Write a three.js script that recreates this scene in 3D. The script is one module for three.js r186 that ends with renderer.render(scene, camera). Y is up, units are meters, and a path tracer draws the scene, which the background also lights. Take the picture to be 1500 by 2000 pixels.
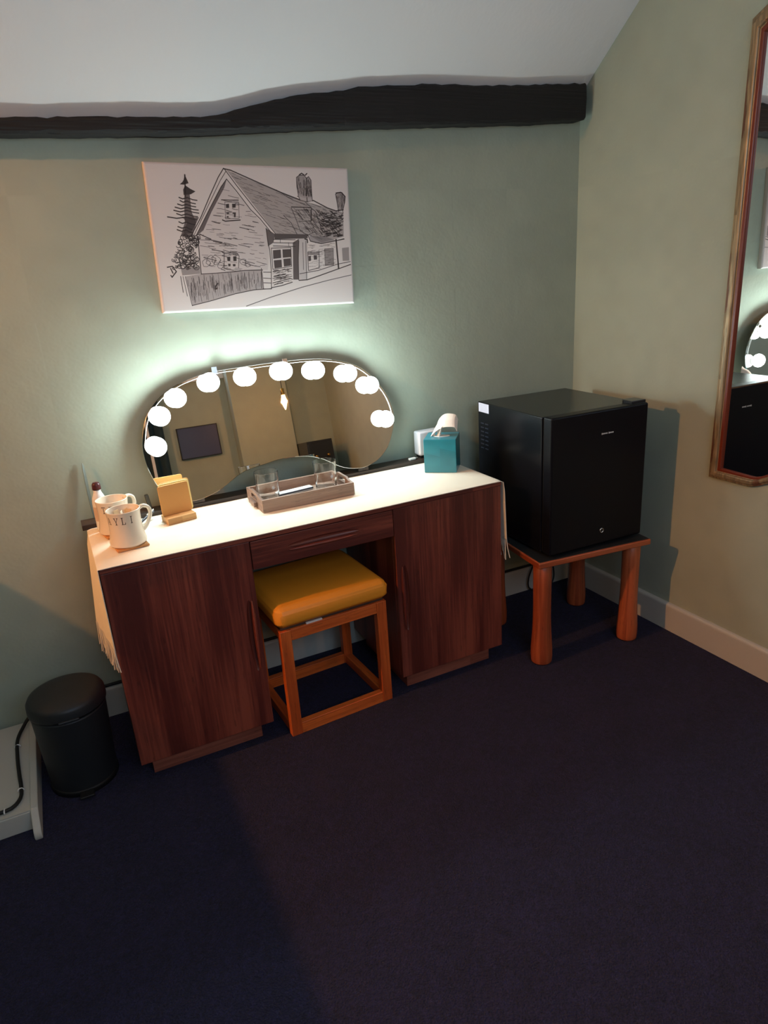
import * as THREE from 'three';
import { RoundedBoxGeometry } from 'three/addons/geometries/RoundedBoxGeometry.js';
import { mergeGeometries, mergeVertices, toCreasedNormals } from 'three/addons/utils/BufferGeometryUtils.js';
import { RectAreaLightUniformsLib } from 'three/addons/lights/RectAreaLightUniformsLib.js';
import { Brush, Evaluator, SUBTRACTION } from 'three-bvh-csg';

// ---------------------------------------------------------------- camera, exposure
const scene = new THREE.Scene();
scene.background = new THREE.Color(0x000000);
const camera = new THREE.PerspectiveCamera(73.59, 0.75, 0.02, 50);
camera.position.set(0, 1.4019, 2.2963);
camera.rotation.set(-0.3354, -0.4378, -0.0676, 'YXZ');
const renderer = new THREE.WebGLRenderer({ antialias: true });
renderer.toneMapping = THREE.LinearToneMapping;
renderer.toneMappingExposure = 1.0;
renderer.shadowMap.enabled = true;

RectAreaLightUniformsLib.init();
const LED = { color: new THREE.Color().setRGB(0.78, 0.97, 1.0), power: 0.114 };   // each stick-on bulb
const WARM = { color: new THREE.Color().setRGB(1.0, 0.4, 0.12), wall: 12.0, pendant: 0.42 };
// dusk daylight through the window in the wall behind the camera
const DUSK = { color: new THREE.Color().setRGB(0.5, 0.68, 0.92), level: 5.8, x0: -0.2, x1: 1.14, y0: 1.55, y1: 2.25 };


// ---------------------------------------------------------------- helpers
function rng(seed) { let s = seed >>> 0; return () => { s = (s + 0x6D2B79F5) >>> 0; let t = s; t = Math.imul(t ^ (t >>> 15), t | 1); t ^= t + Math.imul(t ^ (t >>> 7), t | 61); return ((t ^ (t >>> 14)) >>> 0) / 4294967296; }; }
const used = {};
function numbered(n) { if (!(n in used)) { used[n] = 0; return n; } used[n]++; return n + '_' + String(used[n]).padStart(3, '0'); }
function shadow(o) { o.castShadow = true; o.receiveShadow = true; return o; }
function thing(name, label, category, pos = [0, 0, 0], turn = 0, group) {
  const o = new THREE.Group(); o.name = numbered(name); o.position.set(...pos); o.rotation.y = turn;
  o.userData = { label, category }; if (group) o.userData.group = group; scene.add(o); return o;
}
function part(name, geo, mat, parent, label) {
  const m = shadow(new THREE.Mesh(geo, mat)); m.name = name; if (label) m.userData.label = label; parent.add(m); return m;
}
function single(name, geo, mat, label, category, group) {
  const m = shadow(new THREE.Mesh(geo, mat)); m.name = numbered(name); m.userData = { label, category }; if (group) m.userData.group = group; scene.add(m); return m;
}
function struct(name, geo, mat, label) {
  const m = shadow(new THREE.Mesh(geo, mat)); m.name = name; m.userData = { kind: 'structure' }; if (label) m.userData.label = label; scene.add(m); return m;
}
// uv in metres; grain (texture v) runs along the given axis
function uvm(geo, grain = 'y', ox = 0, oy = 0) {
  if (geo.index) geo = geo.toNonIndexed();
  if (!geo.attributes.normal) geo.computeVertexNormals();
  const p = geo.attributes.position, n = geo.attributes.normal, uv = new Float32Array(p.count * 2);
  const gi = { x: 0, y: 1, z: 2 }[grain];
  for (let t = 0; t < p.count; t += 3) {
    let a = [0, 0, 0];
    for (let k = 0; k < 3; k++) { a[0] += Math.abs(n.getX(t + k)); a[1] += Math.abs(n.getY(t + k)); a[2] += Math.abs(n.getZ(t + k)); }
    const ax = a[0] > a[1] && a[0] > a[2] ? 0 : a[1] > a[2] ? 1 : 2;
    let o = [0, 1, 2].filter(i => i !== ax);
    let vi = o.includes(gi) ? gi : o[1], ui = o.find(i => i !== vi);
    for (let k = 0; k < 3; k++) {
      const c = [p.getX(t + k), p.getY(t + k), p.getZ(t + k)];
      uv[(t + k) * 2] = c[ui] + ox; uv[(t + k) * 2 + 1] = c[vi] + oy;
    }
  }
  geo.setAttribute('uv', new THREE.BufferAttribute(uv, 2)); return geo;
}
// box given by its extents
function ext(x0, x1, y0, y1, z0, z1, r = 0.002, grain = 'y', ox = 0) {
  const w = x1 - x0, h = y1 - y0, d = z1 - z0;
  const g = r > 0 ? new RoundedBoxGeometry(w, h, d, 2, Math.min(r, w / 2.01, h / 2.01, d / 2.01)) : new THREE.BoxGeometry(w, h, d);
  g.translate((x0 + x1) / 2, (y0 + y1) / 2, (z0 + z1) / 2); return uvm(g, grain, ox);
}
function lathe(pts, seg = 40) { return new THREE.LatheGeometry(pts.map(p => new THREE.Vector2(p[0], p[1])), seg); }
function tube(pts, r, seg = 40, rs = 8, closed = false) { return new THREE.TubeGeometry(new THREE.CatmullRomCurve3(pts.map(p => new THREE.Vector3(...p)), closed, 'centripetal'), seg, r, rs, closed); }
function capTube(pts, r, seg = 30, rs = 8) {
  const a = pts[0], b = pts[pts.length - 1];
  const g = [tube(pts, r, seg, rs)];
  for (const q of [a, b]) { const s = new THREE.SphereGeometry(r, rs, 6); s.translate(...q); g.push(s); }
  return mergeGeometries(g);
}
// thick sheet from a function (u,v in 0..1) -> [x,y,z]
function sheet(fn, nu, nv, th) {
  const P = (u, v) => new THREE.Vector3(...fn(u, v)), pos = [], idx = [], uvs = [], e = 1e-3;
  for (const s of [0, 1]) for (let j = 0; j <= nv; j++) for (let i = 0; i <= nu; i++) {
    const u = i / nu, v = j / nv, p = P(u, v);
    const du = P(Math.min(1, u + e), v).sub(P(Math.max(0, u - e), v)), dv = P(u, Math.min(1, v + e)).sub(P(u, Math.max(0, v - e)));
    const n = du.cross(dv).normalize(); p.addScaledVector(n, s ? -th : 0); pos.push(p.x, p.y, p.z); uvs.push(u, v);
  }
  const N = (nu + 1) * (nv + 1), id = (s, i, j) => s * N + j * (nu + 1) + i;
  for (let j = 0; j < nv; j++) for (let i = 0; i < nu; i++) {
    idx.push(id(0, i, j), id(0, i + 1, j), id(0, i + 1, j + 1), id(0, i, j), id(0, i + 1, j + 1), id(0, i, j + 1));
    idx.push(id(1, i, j), id(1, i + 1, j + 1), id(1, i + 1, j), id(1, i, j), id(1, i, j + 1), id(1, i + 1, j + 1));
  }
  const rim = (a, b) => idx.push(a[0], a[1], b[1], a[0], b[1], b[0]);
  for (let i = 0; i < nu; i++) { rim([id(0, i + 1, 0), id(1, i + 1, 0)], [id(0, i, 0), id(1, i, 0)]); rim([id(0, i, nv), id(1, i, nv)], [id(0, i + 1, nv), id(1, i + 1, nv)]); }
  for (let j = 0; j < nv; j++) { rim([id(0, 0, j), id(1, 0, j)], [id(0, 0, j + 1), id(1, 0, j + 1)]); rim([id(0, nu, j + 1), id(1, nu, j + 1)], [id(0, nu, j), id(1, nu, j)]); }
  const g = new THREE.BufferGeometry(); g.setAttribute('position', new THREE.Float32BufferAttribute(pos, 3)); g.setAttribute('uv', new THREE.Float32BufferAttribute(uvs, 2)); g.setIndex(idx);
  return toCreasedNormals(g, 0.9);
}
const smooth = (a, b, x) => { const t = Math.min(1, Math.max(0, (x - a) / (b - a))); return t * t * (3 - 2 * t); };

// tileable value noise
function noiseGrid(n, seed) { const r = rng(seed), g = new Float32Array(n * n); for (let i = 0; i < n * n; i++) g[i] = r(); return (x, y) => {
  x = ((x % n) + n) % n; y = ((y % n) + n) % n; const xi = Math.floor(x), yi = Math.floor(y), fx = x - xi, fy = y - yi, sx = fx * fx * (3 - 2 * fx), sy = fy * fy * (3 - 2 * fy);
  const x1 = (xi + 1) % n, y1 = (yi + 1) % n; return (g[yi * n + xi] * (1 - sx) + g[yi * n + x1] * sx) * (1 - sy) + (g[y1 * n + xi] * (1 - sx) + g[y1 * n + x1] * sx) * sy; }; }
function tex(w, h, fn, rx, ry, color = true) {
  const d = new Uint8Array(w * h * 4);
  for (let y = 0; y < h; y++) for (let x = 0; x < w; x++) { const c = fn(x / w, y / h); const i = (y * w + x) * 4; for (let k = 0; k < 3; k++) d[i + k] = Math.max(0, Math.min(255, (Array.isArray(c) ? c[k] : c))); d[i + 3] = 255; }
  const t = new THREE.DataTexture(d, w, h, THREE.RGBAFormat); t.wrapS = t.wrapT = THREE.RepeatWrapping; t.magFilter = THREE.LinearFilter; t.minFilter = THREE.LinearMipmapLinearFilter; t.generateMipmaps = true;
  t.repeat.set(rx, ry); if (color) t.colorSpace = THREE.SRGBColorSpace; t.needsUpdate = true; return t;
}
const nA = noiseGrid(64, 11), nB = noiseGrid(128, 23), nC = noiseGrid(256, 37);
function woodTex(dark, light, bands, seed) { // grain along v, covers 0.6 m x 1.2 m
  const n1 = noiseGrid(64, seed), n2 = noiseGrid(256, seed + 1);
  return tex(512, 512, (u, v) => {
    const warp = n1(u * 8, v * 4) * 0.6;
    let b = 0.62 * n1(u * bands + warp, v * 2 + 7) + 0.23 * n2(u * 128 + warp, v * 8) + 0.15 * n2(u * 256, v * 16 + 3);
    b = smooth(0.22, 0.8, b);
    const pore = n2(u * 256, v * 32) > 0.86 ? 0.86 : 1;
    return [0, 1, 2].map(k => (dark[k] + (light[k] - dark[k]) * b) * pore);
  }, 1 / 0.6, 1 / 1.2);
}
const wallBump = tex(512, 512, (u, v) => 128 + 70 * (nA(u * 8, v * 8) - 0.5) + 60 * (nB(u * 64, v * 64) - 0.5) + 50 * (nC(u * 256, v * 256) - 0.5), 0.7, 0.7, false);
const wallMap = tex(256, 256, (u, v) => { const a = 0.96 + 0.05 * nA(u * 8, v * 8) + 0.03 * nB(u * 32, v * 32); return [160 * a, 168 * a, 150 * a]; }, 0.6, 0.6);
const carpetBump = tex(512, 512, (u, v) => 255 * (0.55 * nC(u * 256, v * 256) + 0.45 * nB(u * 128, v * 128)), 2.2, 2.2, false);
const carpetMap = tex(512, 512, (u, v) => { const a = 0.7 + 0.4 * nC(u * 256, v * 256) + 0.25 * nB(u * 64, v * 64) + 0.12 * nA(u * 12, v * 12); return [27 * a, 25 * a, 50 * a]; }, 1.6, 1.6);
const clothBump = tex(256, 256, (u, v) => 127 + 60 * Math.sin(u * Math.PI * 2 * 64) * 0.5 + 60 * Math.sin(v * Math.PI * 2 * 64) * 0.5 + 30 * (nB(u * 128, v * 128) - 0.5), 1, 1, false);

const std = o => new THREE.MeshStandardMaterial(o), phy = o => new THREE.MeshPhysicalMaterial(o);
const M = {
  wall: std({ map: wallMap, bumpMap: wallBump, bumpScale: 0.0013, roughness: 0.7 }),
  ceil: std({ color: 0xe2dfdc, bumpMap: wallBump, bumpScale: 0.0012, roughness: 0.9 }),
  skirt: std({ color: 0xbcbab0, roughness: 0.45 }),
  carpet: std({ map: carpetMap, bumpMap: carpetBump, bumpScale: 0.006, roughness: 1.0 }),
  beam: std({ map: tex(256, 512, (u, v) => { const a = 0.7 + 0.6 * nC(u * 128, v * 8) * nA(u * 8, v * 2); return [26 * a, 23 * a, 22 * a]; }, 2, 0.8), bumpMap: tex(256, 256, (u, v) => 255 * (0.5 * nC(u * 128, v * 8) + 0.5 * nA(u * 16, v * 8)), 2, 1, false), bumpScale: 0.006, roughness: 0.8 }),
  sapele: phy({ map: woodTex([88, 35, 28], [144, 72, 54], 14, 5), roughness: 0.42, clearcoat: 0.25, clearcoatRoughness: 0.35 }),
  plinth: phy({ map: woodTex([118, 64, 50], [156, 92, 74], 6, 9), roughness: 0.5 }),
  darkwood: std({ map: woodTex([46, 34, 28], [70, 54, 44], 10, 15), roughness: 0.5 }),
  teak: phy({ map: woodTex([190, 80, 31], [240, 122, 52], 8, 21), roughness: 0.42, clearcoat: 0.2, clearcoatRoughness: 0.4 }),
  stand: phy({ map: woodTex([136, 60, 32], [186, 96, 56], 10, 31), roughness: 0.4, clearcoat: 0.3, clearcoatRoughness: 0.3 }),
  greywood: std({ map: woodTex([112, 88, 74], [158, 132, 114], 10, 41), roughness: 0.6 }),
  palewood: std({ map: woodTex([176, 128, 76], [206, 160, 102], 10, 51), roughness: 0.6 }),
  cushion: phy({ color: 0xec9426, roughness: 0.5, sheen: 0.3, sheenRoughness: 0.5, bumpMap: clothBump, bumpScale: 0.0006 }),
  cloth: std({ color: 0xede3cf, roughness: 0.95, bumpMap: clothBump, bumpScale: 0.0005 }),
  black: phy({ color: 0x17171b, roughness: 0.32, clearcoat: 0.3, clearcoatRoughness: 0.25 }),
  fridge: phy({ color: 0x0d0e14, roughness: 0.36, specularIntensity: 0.4 }),
  fridgeSide: phy({ color: 0x0d0e14, roughness: 0.24 }),
  binBody: phy({ color: 0x1d2023, roughness: 0.5 }),
  rubber: std({ color: 0x0c0b0b, roughness: 0.6 }),
  white: std({ color: 0xe8e6e2, roughness: 0.5 }),
  whitegloss: phy({ color: 0xe9e7e2, roughness: 0.2 }),
  mirror: std({ color: 0xf3f4f2, metalness: 1, roughness: 0.012 }),
  chrome: std({ color: 0xd8d8d8, metalness: 1, roughness: 0.18 }),
  brass: std({ color: 0xb08a48, metalness: 1, roughness: 0.3 }),
  gilt: std({ map: tex(256, 256, (u, v) => { const a = nA(u * 16, v * 4), b = nB(u * 128, v * 16); const k = 0.8 + 0.35 * b; return a > 0.66 ? [124 * k, 84 * k, 62 * k] : [146 * k, 124 * k, 92 * k]; }, 2, 2), metalness: 0.35, roughness: 0.38 }),
  bead: std({ color: 0x6e2a14, roughness: 0.35 }),
  mug: phy({ color: 0xe6d5bf, roughness: 0.22, clearcoat: 0.4 }),
  glass: phy({ color: 0xffffff, transmission: 1, thickness: 0.003, ior: 1.46, roughness: 0.0 }),
  cork: std({ color: 0xc98a50, roughness: 0.8 }),
  card: std({ color: 0xc98d48, roughness: 0.6 }),
  cardPale: std({ color: 0xe6d28a, roughness: 0.6 }),
  tissue: std({ color: 0xf0e4d6, roughness: 0.95 }),
  led: std({ color: 0xffffff, emissive: 0xfafffb, emissiveIntensity: 3.0, roughness: 0.4 }),
  flame: std({ color: 0xffffff, emissive: new THREE.Color().setRGB(1.0, 0.72, 0.38), emissiveIntensity: 4.5, roughness: 0.4 }),
};

// ---------------------------------------------------------------- room shell
const XR = 2.007, XL = -1.85, ZB = 3.1, H = 2.5;
struct('floor', uvm(new THREE.BoxGeometry(XR - XL + 0.4, 0.1, ZB + 0.4).translate((XR + XL) / 2, -0.05, ZB / 2)), M.carpet, 'dark navy blue carpet');
struct('wall_north', uvm(new THREE.BoxGeometry(XR - XL + 0.4, 2.7, 0.12, 1, 1).translate((XR + XL) / 2, 1.25, -0.06)), M.wall, 'sage green plaster wall behind the dressing table');
struct('wall_east', uvm(new THREE.BoxGeometry(0.12, 2.7, ZB + 0.3).translate(XR + 0.06, 1.25, ZB / 2)), M.wall, 'sage green wall with the framed mirror');
struct('wall_west', uvm(new THREE.BoxGeometry(0.12, 2.7, ZB + 0.3).translate(XL - 0.06, 1.25, ZB / 2)), M.wall);
struct('wall_south', uvm(new THREE.BoxGeometry(XR - XL + 0.3, 2.7, 0.12).translate((XR + XL) / 2, 1.25, ZB + 0.06)), M.wall);
struct('wall_chimney', uvm(new THREE.BoxGeometry(0.44, 2.6, ZB - 2.97).translate(1.42, 1.25, (ZB + 2.97) / 2)), M.wall);

// timber beam outline (x, y) on its front face
const beamTop = [[XL, 1.85], [-0.5, 1.844], [0.026, 1.846], [0.123, 1.847], [0.186, 1.852], [0.413, 1.856], [0.558, 1.862], [0.603, 1.869], [0.683, 1.89], [0.747, 1.907], [0.846, 1.925], [0.948, 1.94], [1.089, 1.96], [1.332, 1.977], [1.64, 1.986], [1.971, 2.007]];
const beamBot = [[XL, 1.8], [-0.4, 1.803], [0.017, 1.807], [0.203, 1.81], [0.406, 1.815], [0.581, 1.821], [0.738, 1.832], [0.938, 1.843], [1.154, 1.851], [1.428, 1.863], [1.729, 1.875], [1.974, 1.89]];
const lerpY = (tab, x) => { for (let i = 1; i < tab.length; i++) if (x <= tab[i][0]) { const a = tab[i - 1], b = tab[i]; return a[1] + (b[1] - a[1]) * smooth(a[0], b[0], x) * 0.3 + (b[1] - a[1]) * 0.7 * (x - a[0]) / (b[0] - a[0]); } return tab[tab.length - 1][1]; };
{
  const r = rng(77), NX = 150, x1 = 1.973, xs = []; for (let i = 0; i <= NX; i++) xs.push(XL + (x1 - XL) * i / NX);
  const ring = xs.map((x, i) => { const j = () => (r() - 0.5) * 0.005, t = lerpY(beamTop, x) + j(), b = lerpY(beamBot, x) + j() * 0.5, f = 0.066 + 0.006 * nA(x * 5, 3) + 0.002 * r(); const c = 0.006 + 0.004 * r();
    return [[t, 0.0], [t, f - c], [t - c, f], [(t + b) / 2 + 0.01, f + 0.003], [b + c, f], [b, f - c], [b, 0.0]]; });
  const pos = [], idx = []; ring.forEach((q, i) => q.forEach(p => pos.push(xs[i], p[0], p[1]))); const K = 7;
  for (let i = 0; i < NX; i++) for (let k = 0; k < K - 1; k++) { const a = i * K + k, b = a + K; idx.push(a, a + 1, b + 1, a, b + 1, b); }
  for (const e of [0, NX]) for (let k = 1; k < K - 1; k++) e ? idx.push(e * K, e * K + k, e * K + k + 1) : idx.push(0, k + 1, k);
  const g = new THREE.BufferGeometry(); g.setAttribute('position', new THREE.Float32BufferAttribute(pos, 3)); g.setIndex(idx);
  single('timber_beam', uvm(toCreasedNormals(g, 0.6), 'x'), M.beam, 'uneven black-painted timber beam between green wall and sloping ceiling', 'beam');
  // sloping ceiling springs from the top of the beam
  const cpos = [], cidx = [], cx = []; for (let i = 0; i <= 80; i++) cx.push(XL - 0.1 + (XR - XL + 0.2) * i / 80);
  const zt = 0.655; const NV = 10, NC = (NV + 1) * 2;
  cx.forEach(x => { const yb = lerpY(beamTop, Math.max(XL, Math.min(1.97, x))) - 0.012 + (x > 1.97 ? 0.012 : 0);
    for (const th of [0, 0.06]) for (let k = 0; k <= NV; k++) { const t = k / NV; const z = 0.03 + (zt - 0.03) * t, y0 = yb + (H - yb) * t; const y = y0; cpos.push(x, y + th, z); } });
  for (let i = 0; i < 80; i++) for (let k = 0; k < NV; k++) { const a = i * NC + k, b = a + NC; cidx.push(a, b, b + 1, a, b + 1, a + 1); const c = a + NV + 1, d = b + NV + 1; cidx.push(c, d + 1, d, c, c + 1, d + 1); }
  const cg = new THREE.BufferGeometry(); cg.setAttribute('position', new THREE.Float32BufferAttribute(cpos, 3)); cg.setIndex(cidx); cg.computeVertexNormals();
  struct('ceiling', mergeGeometries([uvm(cg), uvm(new THREE.BoxGeometry(XR - XL + 0.4, 0.1, ZB + 0.4 - zt).translate((XR + XL) / 2, H + 0.05, (ZB + zt) / 2 + 0.15))].map(g => { const o = g.clone(); for (const k of Object.keys(o.attributes)) if (!['position', 'normal', 'uv'].includes(k)) o.deleteAttribute(k); return o; })), M.ceil, 'white sloping plaster ceiling');
}
// baseboards with a small rounded top
function baseboard(name, len, place) {
  const s = new THREE.Shape(); s.moveTo(0, 0); s.lineTo(0.016, 0); s.lineTo(0.016, 0.098); s.quadraticCurveTo(0.016, 0.11, 0.006, 0.112); s.lineTo(0, 0.112); s.closePath();
  const g = new THREE.ExtrudeGeometry(s, { depth: len, bevelEnabled: false, curveSegments: 5 }); place(g); return struct(name, uvm(g), M.skirt, name === 'baseboard_north' ? 'painted baseboard behind the dressing table' : 'cream painted baseboard');
}
baseboard('baseboard_north', XR + 0.27, g => g.rotateY(-Math.PI / 2).translate(XR, 0, 0));
baseboard('baseboard_east', 2.49, g => g.scale(-1, 1, 1).translate(XR, 0, 0.016));
scene.getObjectByName('baseboard_east').material = M.skirt;
function fixWinding(m) { const g = m.geometry, p = g.attributes.position; for (let t = 0; t < p.count; t += 3) { const a = [p.getX(t + 1), p.getY(t + 1), p.getZ(t + 1)]; p.setXYZ(t + 1, p.getX(t + 2), p.getY(t + 2), p.getZ(t + 2)); p.setXYZ(t + 2, ...a); } g.deleteAttribute('uv'); g.computeVertexNormals(); m.geometry = uvm(g); }
fixWinding(scene.getObjectByName('baseboard_east'));

// ---------------------------------------------------------------- dressing table
const ev = new Evaluator(); ev.attributes = ['position', 'normal']; ev.useGroups = false;
function carve(geo, cut) { // cut: [cx,cy,cz, sx,sy,sz] ellipsoids
  let a = geo.clone(); a.deleteAttribute('uv'); let b = new Brush(a); b.updateMatrixWorld();
  for (const [x, y, z, sx, sy, sz] of cut) { const s = new THREE.SphereGeometry(1, 28, 18); s.deleteAttribute('uv'); s.scale(sx, sy, sz); s.translate(x, y, z); const c = new Brush(s); c.updateMatrixWorld(); b = ev.evaluate(b, c, SUBTRACTION); }
  const g = b.geometry; for (const k of Object.keys(g.attributes)) if (!['position', 'normal'].includes(k)) g.deleteAttribute(k); return g;
}
{
  const t = thing('dressing_table', 'dark reddish wooden dressing table with two door pedestals and a central drawer', 'dressing table');
  const zf = 0.442;
  part('tabletop', ext(0.019, 1.316, 0.691, 0.706, 0.02, 0.446, 0.002, 'x'), M.sapele, t);
  part('back_ledge', ext(0.003, 1.326, 0.706, 0.724, 0.02, 0.082, 0.002, 'x'), M.darkwood, t, 'dark raised ledge along the back of the top');
  for (const [x0, x1, o] of [[0.019, 0.429, 0], [0.9, 1.316, 0.37]]) {
    const side = o ? 1 : -1;
    const p = part('pedestal', ext(x0, x1, 0.068, 0.691, 0.022, 0.42, 0.001, 'y', o), M.sapele, t);
    part('plinth', ext(x0 + 0.033, x1 - 0.033, 0, 0.07, 0.05, 0.402, 0.001, 'x'), M.plinth, p, 'lighter recessed plinth');
    const gx = o ? 0.93 : 0.403, gy = o ? 0.368 : 0.386;
    let d = carve(ext(x0, x1, 0.068, 0.6895, 0.422, zf, 0.002), [[gx, gy, zf + 0.002, 0.014, 0.122, 0.016]]);
    const door = part('door', uvm(d, 'y', o + 0.11), M.sapele, t);
    const lip = new THREE.SphereGeometry(1, 24, 16); lip.scale(0.007, 0.118, 0.009); lip.translate(gx - side * -0.009 * (o ? -1 : -1), gy, zf + 0.001);
    part('finger_grip', uvm(lip, 'y', 0.3), M.sapele, door, 'carved lens-shaped finger grip');
  }
  const dg = carve(ext(0.431, 0.898, 0.5987, 0.688, 0.424, zf, 0.002, 'x'), [[0.66, 0.648, zf + 0.002, 0.12, 0.013, 0.016]]);
  const dr = part('drawer', uvm(dg, 'x', 0.2), M.sapele, t);
  const lip = new THREE.SphereGeometry(1, 24, 16); lip.scale(0.115, 0.006, 0.01); lip.translate(0.66, 0.637, zf + 0.001);
  part('finger_grip', uvm(lip, 'x', 0.3), M.sapele, dr, 'carved lens-shaped finger grip');
  part('drawer_box', ext(0.436, 0.893, 0.606, 0.684, 0.06, 0.424, 0.001, 'x'), M.darkwood, dr);
}

// ---------------------------------------------------------------- table runner
{
  const t = thing('table_runner', 'cream cloth runner with fringed ends draped over the dressing table', 'table runner', [0, 0, 0]);
  const xa = 0.0165, xb = 1.3185, yt = 0.7075, rad = 0.006;
  const lenL = 0.25, lenR = 0.215, W = xb - xa, tot = lenL + W + lenR;
  const fn = (u, v) => { // v: 0 back -> 1 front
    let s = u * tot; const z0 = 0.085, z1 = 0.452; let z = z0 + (z1 - z0) * v; let x, y;
    if (s < lenL) { const q = lenL - s; x = xa - 0.0015 - (0.004 + 0.028 * q / lenL) * smooth(0, 0.04, q) * (1 - v) + 0.0025 * Math.sin(v * 19) * q / lenL * (1 - v); y = yt - q * (1 + 0.25 * (1 - v)); z -= 0.0 * q; }
    else if (s < lenL + W) { x = xa + (s - lenL); y = yt; const e = Math.min(x - xa, xb - x); const k = Math.max(0, rad * 2 - e) / (rad * 2); y -= rad * 0.6 * k * k; if (v > 0.97) y -= 0.002; y += 0.0016 * nA(x * 9, z * 14) * smooth(0, 0.05, e); z += v * 0.004 * (nA(x * 4, 9) - 0.5); }
    else { const q = s - lenL - W; x = xb + 0.002 + 0.004 * smooth(0, 0.04, q) + 0.004 * Math.sin(v * 15) * q / lenR + 0.006 * q / lenR; y = yt - 0.004 - q; }
    return [x, y + 0.0025, z];
  };
  part('cloth', (() => { const g = sheet((u, v) => fn(u, 1 - v), 150, 24, 0.0018); const uv = g.attributes.uv; for (let i = 0; i < uv.count; i++) uv.setXY(i, uv.getX(i) * 8, uv.getY(i) * 2); return g; })(), M.cloth, t);
  const r = rng(5);
  for (const side of [0, 1]) {
    const gs = []; for (let i = 0; i < 46; i++) { const v = 0.01 + 0.98 * i / 45; const p = fn(side, v); const l = 0.055 + 0.03 * r(), dz = (r() - 0.5) * 0.02, dx = (r() - 0.5) * 0.012 + (side ? 0.004 : -0.001); gs.push(tube([[p[0], p[1] + 0.004, p[2]], [p[0] + dx * 0.4, p[1] - l * 0.5, p[2] + dz * 0.3], [p[0] + dx, p[1] - l, p[2] + dz]], 0.0017, 6, 5)); }
    const f = part('fringe', mergeGeometries(gs), M.cloth, t, 'loose knotted fringe'); f.userData.kind = 'stuff';
  }
}

// ---------------------------------------------------------------- vanity mirror (leans back 7 degrees)
const tilt = Math.atan(0.126);
const MP = (u, w, n = 0) => [u, 0.74 + w * Math.cos(tilt) + n * Math.sin(tilt), 0.095 - w * Math.sin(tilt) + n * Math.cos(tilt)];
const half = [[0.665, 0.4065], [0.724, 0.4066], [0.79, 0.4055], [0.8565, 0.4001], [0.9235, 0.3865], [0.9737, 0.3682], [1.0068, 0.3484], [1.039, 0.3187], [1.0668, 0.2826], [1.0886, 0.2468], [1.1023, 0.2082], [1.109, 0.1667], [1.1044, 0.1405], [1.093, 0.1082], [1.0763, 0.0707], [1.0537, 0.0428], [1.0247, 0.0203], [0.9968, 0.0081], [0.9628, 0.0008], [0.9263, 0.0029], [0.8944, 0.011], [0.8707, 0.0209], [0.8488, 0.034], [0.8093, 0.0574], [0.762, 0.0755], [0.6899, 0.0833], [0.6436, 0.0824], [0.6063, 0.0764], [0.566, 0.0712], [0.5293, 0.0637], [0.4985, 0.0506], [0.4759, 0.0373], [0.4436, 0.0202], [0.407, 0.0069], [0.361, -0.0022], [0.3273, 0.0015], [0.2952, 0.0147], [0.2625, 0.0398], [0.2437, 0.0702], [0.2318, 0.1057], [0.2246, 0.1367], [0.2215, 0.1754], [0.2242, 0.2102], [0.2364, 0.2539], [0.2538, 0.2914], [0.2835, 0.3252], [0.3169, 0.3511], [0.3606, 0.3732], [0.4028, 0.3862], [0.4485, 0.3965], [0.4988, 0.4014], [0.5724, 0.404]];
{
  const t = thing('vanity_mirror', 'frameless kidney-shaped vanity mirror leaning behind the dressing table', 'mirror', [0.665, 0.74, 0.095]);
  t.rotation.x = -tilt;
  const mk = (inset, depth, bevel) => { const c = new THREE.CatmullRomCurve3(half.map(p => new THREE.Vector3(p[0] - 0.665, p[1], 0)), true, 'centripetal').getPoints(160); c.pop();
    const cen = new THREE.Vector3(0, 0.22, 0); const s = new THREE.Shape(c.map(p => { const q = p.clone().sub(cen); q.multiplyScalar(1 - inset / q.length()).add(cen); return new THREE.Vector2(q.x, q.y); }));
    return new THREE.ExtrudeGeometry(s, { depth, bevelEnabled: bevel > 0, bevelSize: bevel, bevelThickness: bevel, bevelOffset: -bevel, bevelSegments: 1 }); };
  part('mirror_glass', mk(0, 0.002, 0.0012).translate(0, 0, -0.0044), M.mirror, t, 'silvered glass with a thin bevelled edge');
  part('backing_board', mk(0.012, 0.006, 0).translate(0, 0, -0.011), M.darkwood, t);
  for (const x of [-0.3, 0.3]) part('bracket', ext(x - 0.02, x + 0.02, -0.012, 0.14, -0.018, -0.011, 0.001), M.darkwood, t);
  for (const x of [0.486 - 0.665, 0.725 - 0.665]) part('edge_clip', mergeGeometries([ext(x - 0.009, x + 0.009, 0.39, 0.415, -0.0035, -0.001, 0.0008), ext(x - 0.009, x + 0.009, 0.4085, 0.415, -0.011, -0.002, 0.0008)]), M.chrome, t, 'small metal clip on the glass edge');
}
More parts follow.
